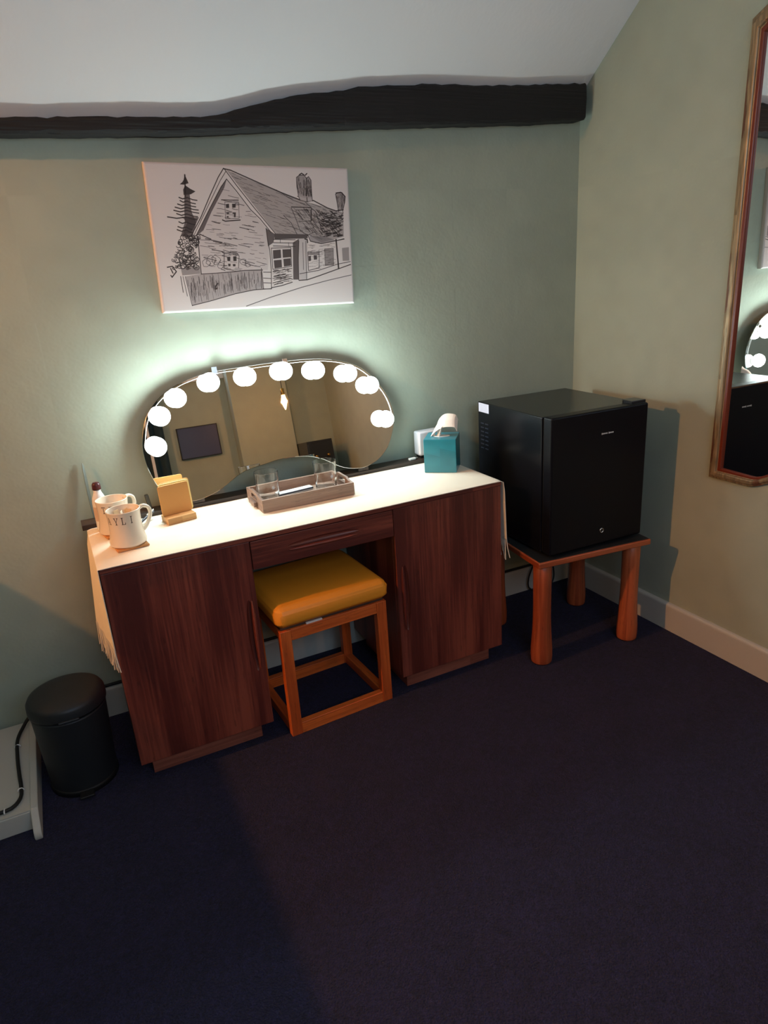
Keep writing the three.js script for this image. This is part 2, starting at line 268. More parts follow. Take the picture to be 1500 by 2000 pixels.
// stick-on bulbs along the rim
const bulbAt = [[0.2626, 0.1924], [0.2904, 0.2841], [0.3487, 0.3333], [0.4596, 0.3684], [0.5806, 0.3722], [0.7058, 0.3757], [0.8199, 0.3649], [0.937, 0.3411], [1.0152, 0.2907], [1.0592, 0.1636]];
{
  const globe = lathe([[0.0001, 0.0555], [0.013, 0.0533], [0.0235, 0.046], [0.0295, 0.036], [0.0307, 0.027], [0.0285, 0.018], [0.023, 0.0115], [0.0155, 0.0085]], 32);
  const sock = lathe([[0.0001, 0], [0.0165, 0], [0.0165, 0.004], [0.0135, 0.006], [0.0135, 0.0095], [0.0001, 0.0095]], 28);
  bulbAt.forEach(([u, w], i) => {
    const t = thing('mirror_bulb', `round glowing white mirror bulb, ${['first', 'second', 'third', 'fourth', 'fifth', 'sixth', 'seventh', 'eighth', 'ninth', 'tenth'][i]} along the rim from the mugs`, 'bulb', MP(u, w, 0.0002), 0, 'glowing bulbs around the vanity mirror');
    t.rotation.x = Math.PI / 2 - tilt;
    part('socket', sock, M.whitegloss, t); const gm = part('globe', globe, M.led, t, 'glowing white globe');
    const L = new THREE.PointLight(LED.color, LED.power, 0, 2); L.position.set(0, 0.028, 0); L.shadow.radius = 1; L.castShadow = true; L.name = 'bulb_light'; t.add(L);
  });
  const rim = half.slice(0, 12).reverse().concat(half.slice(42).reverse()), cen = [0.665, 0.2];
  const fine = rim.map(([u, w]) => { const dx = u - cen[0], dy = w - cen[1], l = Math.hypot(dx, dy); return MP(u - dx / l * 0.009, w - dy / l * 0.009, 0.001); });
  single('bulb_cable', tube(fine, 0.0008, 140, 6), M.white, 'thin white cable linking the glowing mirror bulbs', 'cable');
}

// ---------------------------------------------------------------- cottage picture
{
  const t = thing('canvas_picture', 'white canvas with an ink sketch of a stone cottage hung on green wall', 'picture', [0.689, 1.53, 0.001]);
  t.rotation.z = -0.028;
  const W = 0.648, Hh = 0.424;
  const s = new THREE.Shape(); s.moveTo(-W / 2, -Hh / 2); s.lineTo(W / 2, -Hh / 2); s.lineTo(W / 2, Hh / 2); s.lineTo(-W / 2, Hh / 2); s.closePath();
  const g = new THREE.ExtrudeGeometry(s, { depth: 0.012, bevelEnabled: true, bevelSize: 0.006, bevelThickness: 0.007, bevelOffset: -0.006, bevelSegments: 3 }); g.translate(0, 0, 0.001);
  part('canvas', g, std({ color: 0xd3cbc7, roughness: 0.9, bumpMap: clothBump, bumpScale: 0.0003 }), t);
  const cw = 1296, ch = 848, cv = document.createElement('canvas'); cv.width = cw; cv.height = ch; const c = cv.getContext('2d');
  // the drawing is laid out in its own traced coordinates, then squared to the sheet
  const src = [[52, 88], [1363, 115], [1413, 990], [195, 1045]], dst = [[0, 0], [cw, 0], [cw, ch], [0, ch]];
  const A = [], B = []; src.forEach(([x, y], i) => { const [X, Y] = dst[i]; A.push([x, y, 1, 0, 0, 0, -x * X, -y * X]); B.push(X); A.push([0, 0, 0, x, y, 1, -x * Y, -y * Y]); B.push(Y); });
  for (let i = 0; i < 8; i++) { let p = i; for (let r = i; r < 8; r++) if (Math.abs(A[r][i]) > Math.abs(A[p][i])) p = r;[A[i], A[p]] = [A[p], A[i]];[B[i], B[p]] = [B[p], B[i]]; for (let r = 0; r < 8; r++) if (r !== i) { const f = A[r][i] / A[i][i]; for (let k = i; k < 8; k++) A[r][k] -= f * A[i][k]; B[r] -= f * B[i]; } }
  const h = B.map((b, i) => b / A[i][i]); const Q = ([x, y]) => { const w = h[6] * x + h[7] * y + 1; return [(h[0] * x + h[1] * y + h[2]) / w, (h[3] * x + h[4] * y + h[5]) / w]; };
  c.fillStyle = '#d3cbc7'; c.fillRect(0, 0, cw, ch);
  const r = rng(99), J = a => (r() - 0.5) * a;
  const line = (pts, w = 3, col = 'rgba(38,30,30,0.85)', jit = 2) => { c.strokeStyle = col; c.lineWidth = w * 1.35; c.lineCap = 'round'; c.lineJoin = 'round'; c.beginPath(); pts.forEach((p, i) => { const q = Q([p[0] + J(jit), p[1] + J(jit)]); i ? c.lineTo(q[0], q[1]) : c.moveTo(q[0], q[1]); }); c.stroke(); };
  const fill = (pts, col) => { c.fillStyle = col; c.beginPath(); pts.forEach((p, i) => { const q = Q(p); i ? c.lineTo(q[0], q[1]) : c.moveTo(q[0], q[1]); }); c.closePath(); c.fill(); };
  const inside = (p, poly) => { let k = false; for (let i = 0, j = poly.length - 1; i < poly.length; j = i++) if ((poly[i][1] > p[1]) !== (poly[j][1] > p[1]) && p[0] < (poly[j][0] - poly[i][0]) * (p[1] - poly[i][1]) / (poly[j][1] - poly[i][1]) + poly[i][0]) k = !k; return k; };
  const hatch = (poly, n, dx, dy, w, col) => { const xs = poly.map(p => p[0]), ys = poly.map(p => p[1]); const x0 = Math.min(...xs), x1 = Math.max(...xs), y0 = Math.min(...ys), y1 = Math.max(...ys); for (let i = 0; i < n; i++) { const p = [x0 + r() * (x1 - x0), y0 + r() * (y1 - y0)]; const l = 0.4 + r(); const q = [p[0] + dx * l + J(6), p[1] + dy * l + J(6)]; if (inside(p, poly) && inside(q, poly)) line([p, [(p[0] + q[0]) / 2, (p[1] + q[1]) / 2 + J(5)], q], w * (0.6 + 0.8 * r()), col, 1); } };
  const roof = [[572, 122], [940, 272], [1090, 325], [1300, 385], [1345, 395], [1350, 560], [1200, 600], [1110, 545], [900, 540]];
  fill(roof, 'rgba(92,84,84,0.42)'); hatch(roof, 520, 46, 16, 1.3, 'rgba(45,38,38,0.6)'); hatch([[1000, 360], [1300, 390], [1350, 560], [1120, 545]], 320, 22, 26, 2.2, 'rgba(40,33,33,0.7)'); hatch([[1180, 400], [1345, 400], [1350, 560], [1200, 560]], 160, 26, -6, 3.4, 'rgba(40,33,33,0.8)');
  const gable = [[575, 190], [735, 390], [835, 500], [860, 640], [850, 780], [420, 800], [395, 560], [470, 400]];
  fill(gable, 'rgba(150,142,140,0.22)'); hatch(gable, 170, 44, 4, 1.8, 'rgba(40,33,33,0.65)'); hatch(gable, 60, 60, 14, 2.8, 'rgba(40,33,33,0.75)');
  fill([[575, 182], [540, 235], [450, 420], [385, 560], [430, 520], [480, 400], [560, 240]], 'rgba(70,62,62,0.75)');
  fill([[835, 505], [895, 545], [885, 600], [850, 625]], 'rgba(60,52,52,0.75)');
  line([[553, 112], [520, 170], [470, 290], [410, 440], [356, 548]], 4); line([[568, 130], [535, 190], [480, 310], [370, 552]], 2.5); line([[574, 182], [540, 235], [470, 375], [385, 556]], 3.5);
  line([[556, 112], [640, 225], [760, 375], [840, 470], [895, 540]], 3.5); line([[578, 186], [640, 262], [735, 385], [795, 442], [868, 532]], 3.5);
  line([[553, 112], [600, 124], [800, 210], [940, 270], [1060, 318], [1100, 326], [1145, 320], [1240, 368], [1296, 388], [1345, 380]], 5);
  line([[900, 250], [1010, 318], [1090, 345]], 2); line([[1092, 330], [1130, 365]], 2);
  // chimneys
  for (const [a, sc] of [[[[1032, 165], [1036, 230], [1046, 290], [1098, 302], [1100, 172], [1080, 150], [1050, 150]], 1], [[[1098, 172], [1102, 302], [1136, 302], [1132, 230], [1128, 182], [1112, 160]], 1], [[[1292, 276], [1302, 330], [1312, 380], [1342, 384], [1356, 330], [1358, 292], [1335, 264], [1305, 266]], 1]]) { fill(a, 'rgba(95,86,86,0.5)'); line([...a, a[0]], 3); hatch(a, 60, 4, 34, 2, 'rgba(40,33,33,0.6)'); }
  line([[1050, 148], [1065, 138], [1082, 150]], 5); line([[1090, 150], [1100, 140]], 5); line([[1040, 292], [1136, 300]], 3); line([[1296, 268], [1330, 262], [1356, 290]], 5);
  fill([[1044, 286], [1136, 296], [1142, 324], [1095, 326], [1056, 316]], 'rgba(170,162,160,0.9)'); line([[1046, 290], [1056, 316]], 3); line([[1136, 298], [1140, 322]], 3); line([[1102, 300], [1104, 326]], 4); line([[1312, 378], [1316, 392]], 3); line([[1342, 384], [1344, 400]], 3);
  // dormer and roof seams
  line([[1000, 364], [1132, 366]], 4); line([[1030, 384], [1128, 384], [1130, 455], [1050, 458]], 2.5); line([[1132, 374], [1133, 456]], 4); line([[1134, 372], [1160, 392], [1185, 460], [1205, 520], [1248, 552]], 3); line([[950, 420], [1000, 470], [1040, 545]], 2.5); line([[1000, 370], [1030, 440], [1060, 520], [1110, 552]], 2.5); line([[1105, 470], [1140, 480], [1150, 500], [1120, 510], [1100, 490]], 2);
  fill([[892, 540], [1110, 545], [1110, 572], [892, 578]], 'rgba(60,52,52,0.85)'); line([[1110, 548], [1128, 590], [1200, 607], [1300, 586], [1350, 575]], 4); line([[1112, 552], [1150, 530], [1200, 560]], 2);
  fill([[1120, 555], [1230, 560], [1300, 585], [1200, 604], [1130, 588]], 'rgba(95,88,92,0.5)');
  // front wall
  for (const y of [578, 600, 622]) line([[884, y], [1028, y + 4]], 3); line([[930, 580], [930, 600]], 2); line([[985, 600], [985, 622]], 2);
  line([[835, 505], [848, 600], [862, 650], [872, 780], [876, 905]], 3.5); line([[808, 770], [822, 905]], 3); for (const y of [795, 835, 865]) line([[822, y], [872, y + 2]], 3);
  fill([[1012, 600], [1052, 575], [1052, 845], [1018, 845]], 'rgba(62,54,54,0.8)'); fill([[1052, 575], [1110, 575], [1112, 845], [1056, 850]], 'rgba(150,144,142,0.35)'); line([[1052, 590], [1050, 700], [1054, 850]], 3); line([[1098, 590], [1106, 845]], 2.5); line([[1078, 600], [1084, 780]], 2); line([[1092, 575], [1108, 580], [1110, 600]], 6);
  line([[872, 637], [1000, 632], [1006, 758], [884, 778], [872, 637]], 3);
  for (const q of [[[884, 652], [932, 648], [935, 700], [886, 706]], [[946, 646], [1000, 644], [1002, 694], [948, 700]], [[890, 720], [938, 714], [942, 762], [896, 770]], [[952, 710], [998, 706], [1001, 750], [956, 758]]]) { fill(q, 'rgba(58,50,50,0.85)'); line([...q, q[0]], 1.5); }
  hatch([[880, 785], [1008, 768], [1012, 855], [882, 895]], 90, 32, -6, 2.4, 'rgba(40,33,33,0.7)'); line([[884, 790], [930, 785], [1008, 770]], 3); line([[876, 898], [940, 885], [1012, 862]], 4); line([[884, 866], [950, 850], [1000, 838], [1014, 842]], 3.5); line([[820, 905], [876, 905]], 3);
  line([[1112, 662], [1186, 664], [1188, 768], [1118, 786], [1112, 662]], 3); for (const q of [[[1116, 690], [1132, 688], [1134, 720], [1118, 724]], [[1150, 684], [1172, 684], [1174, 712], [1152, 714]]]) fill(q, 'rgba(58,50,50,0.85)'); fill([[1112, 666], [1186, 668], [1186, 682], [1114, 682]], 'rgba(70,62,62,0.5)'); hatch([[1112, 600], [1290, 600], [1300, 740], [1115, 800]], 110, 26, -2, 1.8, 'rgba(45,38,38,0.45)');
  fill([[1222, 642], [1280, 638], [1284, 748], [1228, 752]], 'rgba(85,78,78,0.55)'); line([[1222, 642], [1280, 638], [1284, 748], [1228, 752], [1222, 642]], 2); fill([[1338, 636], [1384, 630], [1388, 720], [1344, 722]], 'rgba(95,88,88,0.55)');
  line([[1298, 580], [1306, 650], [1316, 772]], 8); line([[1056, 850], [1110, 846], [1180, 822], [1316, 774], [1398, 744]], 4.5); line([[1060, 806], [1180, 786], [1310, 744], [1395, 726]], 3); line([[1300, 586], [1352, 576]], 4);
  line([[715, 1018], [870, 960], [1080, 895], [1250, 850], [1402, 815]], 3.5, 'rgba(60,54,54,0.8)');
  // gable windows
  line([[543, 320], [600, 321], [652, 320]], 4); line([[566, 334], [655, 334], [660, 440], [572, 445], [566, 334]], 2); for (const q of [[[572, 348], [592, 345], [594, 372], [574, 374]], [[612, 345], [636, 345], [636, 370], [614, 372]], [[576, 402], [594, 402], [594, 412], [578, 412]], [[616, 402], [638, 402], [636, 434], [626, 434], [626, 412], [616, 412]], [[578, 426], [592, 428], [592, 436], [580, 436]]]) fill(q, 'rgba(45,38,38,0.9)'); line([[552, 452], [570, 460], [665, 453]], 5);
  line([[550, 660], [566, 672], [610, 668], [652, 674]], 4); line([[566, 672], [568, 768]], 3); line([[652, 674], [662, 690], [660, 768]], 2.5); for (const q of [[[584, 694], [606, 694], [606, 722], [588, 722]], [[624, 692], [645, 690], [646, 722], [626, 722]], [[592, 740], [608, 740], [608, 756], [594, 756]], [[622, 742], [640, 742], [640, 756], [624, 756]]]) fill(q, 'rgba(45,38,38,0.9)');
  for (const [x, y, q] of [[480, 720, 34], [515, 715, 30], [450, 735, 28], [690, 728, 22], [545, 750, 22], [720, 748, 16]]) { const p = []; for (let a = 0; a < 16; a++) p.push([x + Math.cos(a / 2.2) * q * (0.7 + 0.4 * r()), y + Math.sin(a / 2.2) * q * (0.7 + 0.4 * r())]); line(p, 2, 'rgba(40,33,33,0.75)', 3); }
  line([[408, 546], [440, 562], [480, 578]], 4); line([[395, 560], [404, 660], [412, 730], [420, 806]], 4); line([[420, 806], [520, 800], [620, 792], [700, 784], [815, 780]], 4);
  // fence
  const fence = [[318, 822], [420, 806], [815, 782], [828, 904], [640, 935], [480, 980], [366, 1012]]; fill(fence, 'rgba(118,108,108,0.5)'); hatch(fence, 420, 8, 60, 1.8, 'rgba(50,42,42,0.55)'); line([[366, 1012], [480, 982], [640, 936], [760, 912], [876, 904]], 3.5); line([[318, 822], [366, 1012]], 2); line([[290, 822], [308, 926]], 3); line([[304, 822], [335, 950]], 2.5); line([[528, 868], [514, 884], [514, 906], [524, 898]], 5); line([[808, 790], [812, 900]], 3); for (const x of [672, 762]) line([[x, 845], [x + 3, 870]], 3);
  // fir tree and bushes
  fill([[304, 155], [330, 212], [300, 222], [274, 220], [290, 205], [298, 190]], 'rgba(45,38,38,0.9)'); fill([[308, 225], [340, 248], [375, 266], [345, 285], [300, 290], [296, 255]], 'rgba(45,38,38,0.9)'); line([[304, 158], [312, 300]], 6); fill([[304, 280], [338, 284], [352, 400], [384, 470], [360, 565], [286, 560], [310, 470], [306, 400]], 'rgba(60,52,52,0.72)'); fill([[290, 432], [400, 436], [385, 470], [350, 540], [300, 545], [325, 470]], 'rgba(60,52,52,0.7)');
  for (const [y, l, q] of [[308, 48, 70], [330, 40, 60], [352, 55, 62], [372, 70, 80], [392, 78, 85], [415, 60, 78], [436, 118, 70], [468, 45, 60], [500, 50, 40], [520, 55, 40]]) { line([[318, y], [318 - l * 0.5, y + 8], [318 - l, y - 2]], 5, 'rgba(45,38,38,0.9)'); line([[322, y], [322 + q * 0.5, y + 12], [322 + q * 0.9, y + 16]], 4.5, 'rgba(45,38,38,0.9)'); }
  for (let i = 0; i < 110; i++) { const x = 235 + r() * 160, y = 555 + r() * 215; if (x < 290 - (y - 555) * 0.3) continue; if (i % 3 === 0) fill([[x - 8, y - 6], [x + 9, y - 4], [x + 6, y + 9], [x - 6, y + 7]], 'rgba(60,52,52,0.55)'); const q = 8 + r() * 13, a0 = r() * 6, p = []; for (let a = 0; a < 7; a++) p.push([x + Math.cos(a0 + a * 0.75) * q, y + Math.sin(a0 + a * 0.75) * q * 0.9]); line(p, 3, 'rgba(42,35,35,0.85)', 3); }
  line([[205, 762], [235, 755], [262, 790], [235, 826], [228, 815]], 5); line([[225, 770], [240, 800]], 5); line([[300, 745], [340, 742], [390, 728]], 4); fill([[290, 770], [410, 760], [415, 805], [300, 815]], 'rgba(85,76,76,0.5)');
  const tx = new THREE.CanvasTexture(cv); tx.colorSpace = THREE.SRGBColorSpace; tx.needsUpdate = true;
  part('print', new THREE.BoxGeometry(W - 0.014, Hh - 0.014, 0.0006).translate(0, 0, 0.0204), std({ map: tx, roughness: 0.9 }), t, 'black ink sketch of a gabled stone cottage, fir tree and street');
}

// ---------------------------------------------------------------- stool
{
  const t = thing('stool', 'square orange-brown wooden stool with amber padded seat tucked under dressing table', 'stool', [0.4798, 0, 0.4608], 0.0529);
  const W = 0.3745, Hs = 0.381, D = 0.33, a = 0.036, th = 0.026;
  for (const z of [0, -D + th]) {
    for (const x of [0, W - a]) part('leg', ext(x, x + a, 0, Hs, z - th, z, 0.002, 'y', x * 3 + z), M.teak, t);
    part('rail', ext(a, W - a, Hs - 0.038, Hs, z - th + 0.001, z - 0.001, 0.002, 'x'), M.teak, t);
    part('floor_rail', ext(a, W - a, 0, 0.04, z - th + 0.001, z - 0.001, 0.002, 'x', 0.3), M.teak, t);
  }
  for (const x of [0.004, W - a + 0.004]) { part('side_rail', ext(x, x + a - 0.008, 0, 0.034, -D + th, -th, 0.002, 'z'), M.teak, t); part('side_rail', ext(x, x + a - 0.008, Hs - 0.034, Hs, -D + th, -th, 0.002, 'z'), M.teak, t); }
  part('seat_board', ext(0.006, W - 0.006, Hs, Hs + 0.009, -D + 0.006, -0.01, 0.002, 'x'), M.darkwood, t);
  const g = new RoundedBoxGeometry(W + 0.012, 0.072, D + 0.014, 8, 0.026); const p = g.attributes.position, hw = W / 2 + 0.006, hd = D / 2 + 0.007;
  for (let i = 0; i < p.count; i++) { let x = p.getX(i), y = p.getY(i), z = p.getZ(i); const rx = 1 - (x / hw) ** 2, rz = 1 - (z / hd) ** 2; if (y > 0) y += 0.014 * Math.sqrt(Math.max(0, rx * rz)) - 0.004 * smooth(0.3, 1, nA(x * 20 + 5, z * 26)); const b = 0.005 * (1 - (y / 0.036) ** 2); x += Math.sign(x) * b * (Math.abs(x) > hw * 0.9 ? 1 : 0); z += Math.sign(z) * b * (Math.abs(z) > hd * 0.9 ? 1 : 0);
    const cr = smooth(hw * 0.72, hw * 0.98, Math.abs(x)) * smooth(hd * 0.7, hd * 0.98, Math.abs(z)); y += 0; x *= 1 - 0.012 * cr * (0.5 + 0.5 * Math.sin(y * 420)); z *= 1 - 0.012 * cr * (0.5 + 0.5 * Math.sin(y * 420)); p.setXYZ(i, x, y, z); }
  g.computeVertexNormals(); g.translate(W / 2, Hs + 0.009 + 0.0355, -D / 2 + 0.002);
  part('cushion', toCreasedNormals(mergeVertices((g.deleteAttribute('uv'), g.deleteAttribute('normal'), g)), 1.2), M.cushion, t, 'amber padded seat with folded corners');
  part('webbing', ext(0.09, 0.145, Hs + 0.0005, Hs + 0.0055, -0.011, -0.003, 0.001), M.white, t, 'pale strip of lining under the seat');
}

// ---------------------------------------------------------------- side table carrying the fridge
{
  const t = thing('side_table', 'low red-brown wooden table with four club legs under the fridge', 'table', [1.388, 0, 0.562], -0.105);
  const W = 0.475, D = 0.43, y1 = 0.4225, th = 0.024;
  part('tabletop', ext(0, W, y1 - th, y1 - 0.0015, -D, 0, 0.005, 'x'), M.stand, t);
  part('dark_surface', ext(0.006, W - 0.006, y1 - 0.004, y1, -D + 0.006, -0.006, 0.001, 'x'), M.binBody, t, 'dark top surface inside the wooden edge');
  const prof = [[0.0001, 0], [0.034, 0], [0.038, 0.006], [0.0397, 0.03], [0.039, 0.06], [0.035, 0.12], [0.0325, 0.18], [0.032, 0.24], [0.0325, 0.32], [0.033, y1 - th], [0.0001, y1 - th]];
  for (const [x, z] of [[0.045, -0.048], [W - 0.045, -0.05], [0.045, -D + 0.05], [W - 0.045, -D + 0.05]]) { const g = uvm(lathe(prof, 26), 'y', x * 4 + z); g.translate(x, 0, z); part('leg', g, M.stand, t, 'round leg swelling towards the foot'); }
}
// ---------------------------------------------------------------- fridge
{
  const t = thing('mini_fridge', 'black mini fridge standing on the low wooden table', 'fridge', [1.4372, 0.423, 0.5563], -0.0372);
  const W = 0.411, D = 0.455, Hf = 0.498;
  part('body', ext(0, W, 0.008, Hf - 0.004, -D, -0.052, 0.004), M.fridgeSide, t);
  for (const [x, z] of [[0.04, -0.09], [W - 0.04, -0.09], [0.04, -D + 0.05], [W - 0.04, -D + 0.05]]) part('foot', new THREE.CylinderGeometry(0.016, 0.014, 0.0085, 18).translate(x, 0.004, z), M.rubber, t);
  part('door_seal', ext(0.006, W - 0.006, 0.014, Hf - 0.01, -0.053, -0.046, 0.001), M.rubber, t);
  const d = part('door', ext(0, W, 0.01, Hf, -0.046, 0, 0.007), M.fridge, t);
  const badge = thingless('badge'); d.add(badge);
  const glyph = []; const r = rng(3); let x = 0; for (let i = 0; i < 13; i++) { const w = 0.0022 + r() * 0.0016; if (i !== 7) glyph.push(new THREE.BoxGeometry(w, i === 0 || i === 8 ? 0.006 : 0.0036 + r() * 0.001, 0.0012).translate(x + w / 2, 0, 0)); x += w + 0.001; }
  badge.geometry = mergeGeometries(glyph); badge.material = std({ color: 0xd6d6d4, roughness: 0.35, metalness: 0.2 }); badge.position.set(0.208, 0.416, 0.0006); badge.rotation.z = 0.0;
  const ring = new THREE.TorusGeometry(0.0072, 0.0022, 10, 24); part('lock', ring.translate(0.225, 0.062, 0.001), M.chrome, d, 'small round chrome key lock');
  part('keyway', new THREE.CylinderGeometry(0.0055, 0.0055, 0.003, 16).rotateX(Math.PI / 2).translate(0.225, 0.062, 0), M.rubber, d);
  const hs = new THREE.Shape(); const hw = 0.058, hd = 0.05; hs.moveTo(0, 0); hs.lineTo(hw, 0); hs.lineTo(hw, hd); hs.lineTo(0.012, hd); hs.quadraticCurveTo(0, hd, 0, hd - 0.014); hs.closePath();
  part('hinge_cover', new THREE.ExtrudeGeometry(hs, { depth: 0.011, bevelEnabled: true, bevelSize: 0.002, bevelThickness: 0.002, bevelSegments: 2 }).rotateX(-Math.PI / 2).translate(W - hw - 0.004, Hf - 0.004, -0.016), M.black, t);
  part('sticker', new THREE.BoxGeometry(0.0008, 0.034, 0.07).translate(-0.0004, Hf - 0.025, -D + 0.042), std({ map: tex(64, 64, (u, v) => { const b = (Math.floor(v * 16) % 2 === 0 && u > 0.12 && u < 0.86) ? 214 : 232; return [b * 0.92, b * 0.94, b * 1.02]; }, 1, 1), roughness: 0.6 }), t, 'pale rating label');
  for (let cI = 0; cI < 2; cI++) for (let k = 0; k < 7; k++) part('vent_slot', ext(-0.0012, 0.001, 0.315 + k * 0.016, 0.3195 + k * 0.016, -D + 0.02 + cI * 0.03, -D + 0.043 + cI * 0.03, 0.0005), std({ color: 0x2b2e38, roughness: 0.3 }), t);
}
function thingless(name) { const m = shadow(new THREE.Mesh(new THREE.BufferGeometry(), M.chrome)); m.name = name; m.userData.label = 'small silver maker badge'; return m; }

// ---------------------------------------------------------------- framed mirror on the right wall
{
  const t = thing('framed_mirror', 'tall mirror in a moulded gilt-brown frame hanging on the green wall', 'mirror', [XR - 0.001, 0, 0]);
  t.rotation.y = -Math.PI / 2; // local x -> +z of the room, local z -> -x
  const z0 = 0.722, z1 = 1.302, yb = 0.66, yt = 2.014, zc = (z0 + z1) / 2;
  const outline = inset => { const a = z0 + inset, b = z1 - inset, pts = []; const lo = yb + inset * 0.9, hi = yt - inset;
    pts.push([a, lo]); for (let i = 1; i <= 30; i++) { const u = i / 30, z = a + (b - a) * u, e = Math.abs(u - 0.5) * 2; pts.push([z, lo + 0.035 * (1 - smooth(0.12, 0.5, e)) * 1]); }
    for (let i = 0; i <= 30; i++) { const u = i / 30, z = b - (b - a) * u, e = (u - 0.5) * 2; pts.push([z, hi + 0.085 * (1 - Math.abs(e) ** 1.9)]); }
    return pts.map(p => new THREE.Vector2(...p)); };
  const frameG = (o, i, z, d, bv) => { const s = new THREE.Shape(outline(o)); s.holes.push(new THREE.Path(outline(i))); return uvm(new THREE.ExtrudeGeometry(s, { depth: d, bevelEnabled: bv > 0, bevelSize: bv, bevelThickness: bv, bevelOffset: -bv, bevelSegments: 3 }).translate(0, 0, z)); };
  part('frame', frameG(0, 0.034, 0.0, 0.01, 0.004), M.gilt, t, 'worn gilt moulding');
  part('raised_moulding', frameG(0.009, 0.03, 0.008, 0.008, 0.005), M.gilt, t);
  part('inner_bead', frameG(0.03, 0.042, 0.0, 0.011, 0.002), M.bead, t, 'red-brown inner slip');
  part('glass', new THREE.ExtrudeGeometry(new THREE.Shape(outline(0.038)), { depth: 0.002, bevelEnabled: false }).translate(-zc, 0, 0).rotateY(-0.026).translate(zc, 0, 0.0085), M.mirror, t);
}

// ---------------------------------------------------------------- pedal bin
{
  const t = thing('pedal_bin', 'black round pedal bin on the carpet beside the dressing table', 'bin', [-0.14, 0, 0.3]);
  part('body', lathe([[0.0001, 0.004], [0.09, 0.004], [0.094, 0.01], [0.104, 0.25], [0.104, 0.262], [0.0001, 0.262]], 48), M.binBody, t);
  part('base', lathe([[0.0001, 0], [0.097, 0], [0.0975, 0.014], [0.094, 0.02], [0.0001, 0.02]], 40), M.rubber, t);
  part('lid', lathe([[0.0001, 0.262], [0.108, 0.262], [0.109, 0.268], [0.108, 0.29], [0.102, 0.301], [0.085, 0.308], [0.05, 0.313], [0.0001, 0.3145]], 48), M.binBody, t, 'low domed lid');
  part('lid_lip', ext(-0.028, 0.028, 0.264, 0.272, 0.096, 0.117, 0.003), M.binBody, t);
  part('pedal', ext(-0.02, 0.02, 0.008, 0.016, 0.085, 0.125, 0.003), M.rubber, t);
  part('hinge', ext(-0.03, 0.03, 0.25, 0.29, -0.12, -0.1, 0.004), M.rubber, t);
}
// ---------------------------------------------------------------- low white step at the left
{
  const t = thing('painted_step', 'low white-painted boxed step against the green wall beside black bin', 'step', [0, 0, 0]);
  const top = sheet((u, v) => [-0.75 + (-0.276 + 0.75) * u, 0.074 - 0.012 * (1 - v), 0.462 - 0.445 * v], 30, 12, 0.016);
  part('top_board', uvm(top), M.skirt, t); part('front_board', ext(-0.75, -0.284, 0, 0.058, 0.448, 0.464, 0.002, 'x'), M.skirt, t);
  const s = new THREE.Shape(); s.moveTo(0.017, 0); s.lineTo(0.515, 0); s.quadraticCurveTo(0.522, 0.012, 0.512, 0.026); s.quadraticCurveTo(0.485, 0.05, 0.46, 0.064); s.quadraticCurveTo(0.42, 0.07, 0.36, 0.069); s.quadraticCurveTo(0.24, 0.076, 0.14, 0.076); s.quadraticCurveTo(0.07, 0.082, 0.017, 0.08); s.closePath();
  part('end_board', uvm(new THREE.ExtrudeGeometry(s, { depth: 0.014, bevelEnabled: true, bevelSize: 0.003, bevelThickness: 0.003, bevelOffset: -0.003, bevelSegments: 2 }).rotateY(-Math.PI / 2).translate(-0.266, 0, 0)), M.skirt, t, 'curved end cheek with a small foot');
}
// power cable: on the step, then along the baseboard to the right
{
  const path = [[-0.6, 0.0685, 0.43], [-0.42, 0.068, 0.438], [-0.357, 0.068, 0.441], [-0.325, 0.068, 0.435], [-0.306, 0.0685, 0.405], [-0.304, 0.071, 0.36], [-0.309, 0.073, 0.3], [-0.315, 0.076, 0.2], [-0.315, 0.078, 0.117], [-0.3, 0.081, 0.06], [-0.27, 0.1, 0.024], [-0.2, 0.117, 0.008], [-0.03, 0.117, 0.007], [0.5, 0.117, 0.007], [0.9, 0.117, 0.007], [1.3, 0.117, 0.007], [1.62, 0.117, 0.007], [1.8, 0.118, 0.012], [1.87, 0.117, 0.007]];
  single('power_cable', capTube(path.map(p => [p[0], p[1] + 0.0012, p[2] + (p[2] < 0.03 ? 0.0012 : 0)]), 0.0054, 220, 8), M.rubber, 'black power cable clipped along the step and the baseboard', 'cable');
  for (const [x, y, z, ry, fl] of [[-0.315, 0.0745, 0.15, 0, 'nearest the wall'], [-0.3055, 0.069, 0.37, 0, 'before the bend'], [-0.345, 0.066, 0.439, 1.4, 'along the front board']]) {
    const g = new THREE.TorusGeometry(0.0076, 0.0019, 8, 16, Math.PI); g.rotateY(ry); g.translate(x, y, z);
    single('cable_clip', g, M.white, `small white clip on the black cable on the step, ${fl}`, 'clip', 'cable clips on the step');
  }
  const loop = [[1.792, 0.128, 0.024], [1.765, 0.1, 0.034], [1.75, 0.06, 0.035], [1.755, 0.02, 0.035], [1.78, 0.006, 0.045], [1.83, 0.006, 0.06], [1.88, 0.04, 0.05], [1.86, 0.2, 0.04], [1.8, 0.4, 0.06], [1.76, 0.5, 0.096]];
  single('fridge_cable', capTube(loop, 0.0035, 80, 8), M.rubber, 'looped black flex dropping behind the fridge table', 'cable');
}

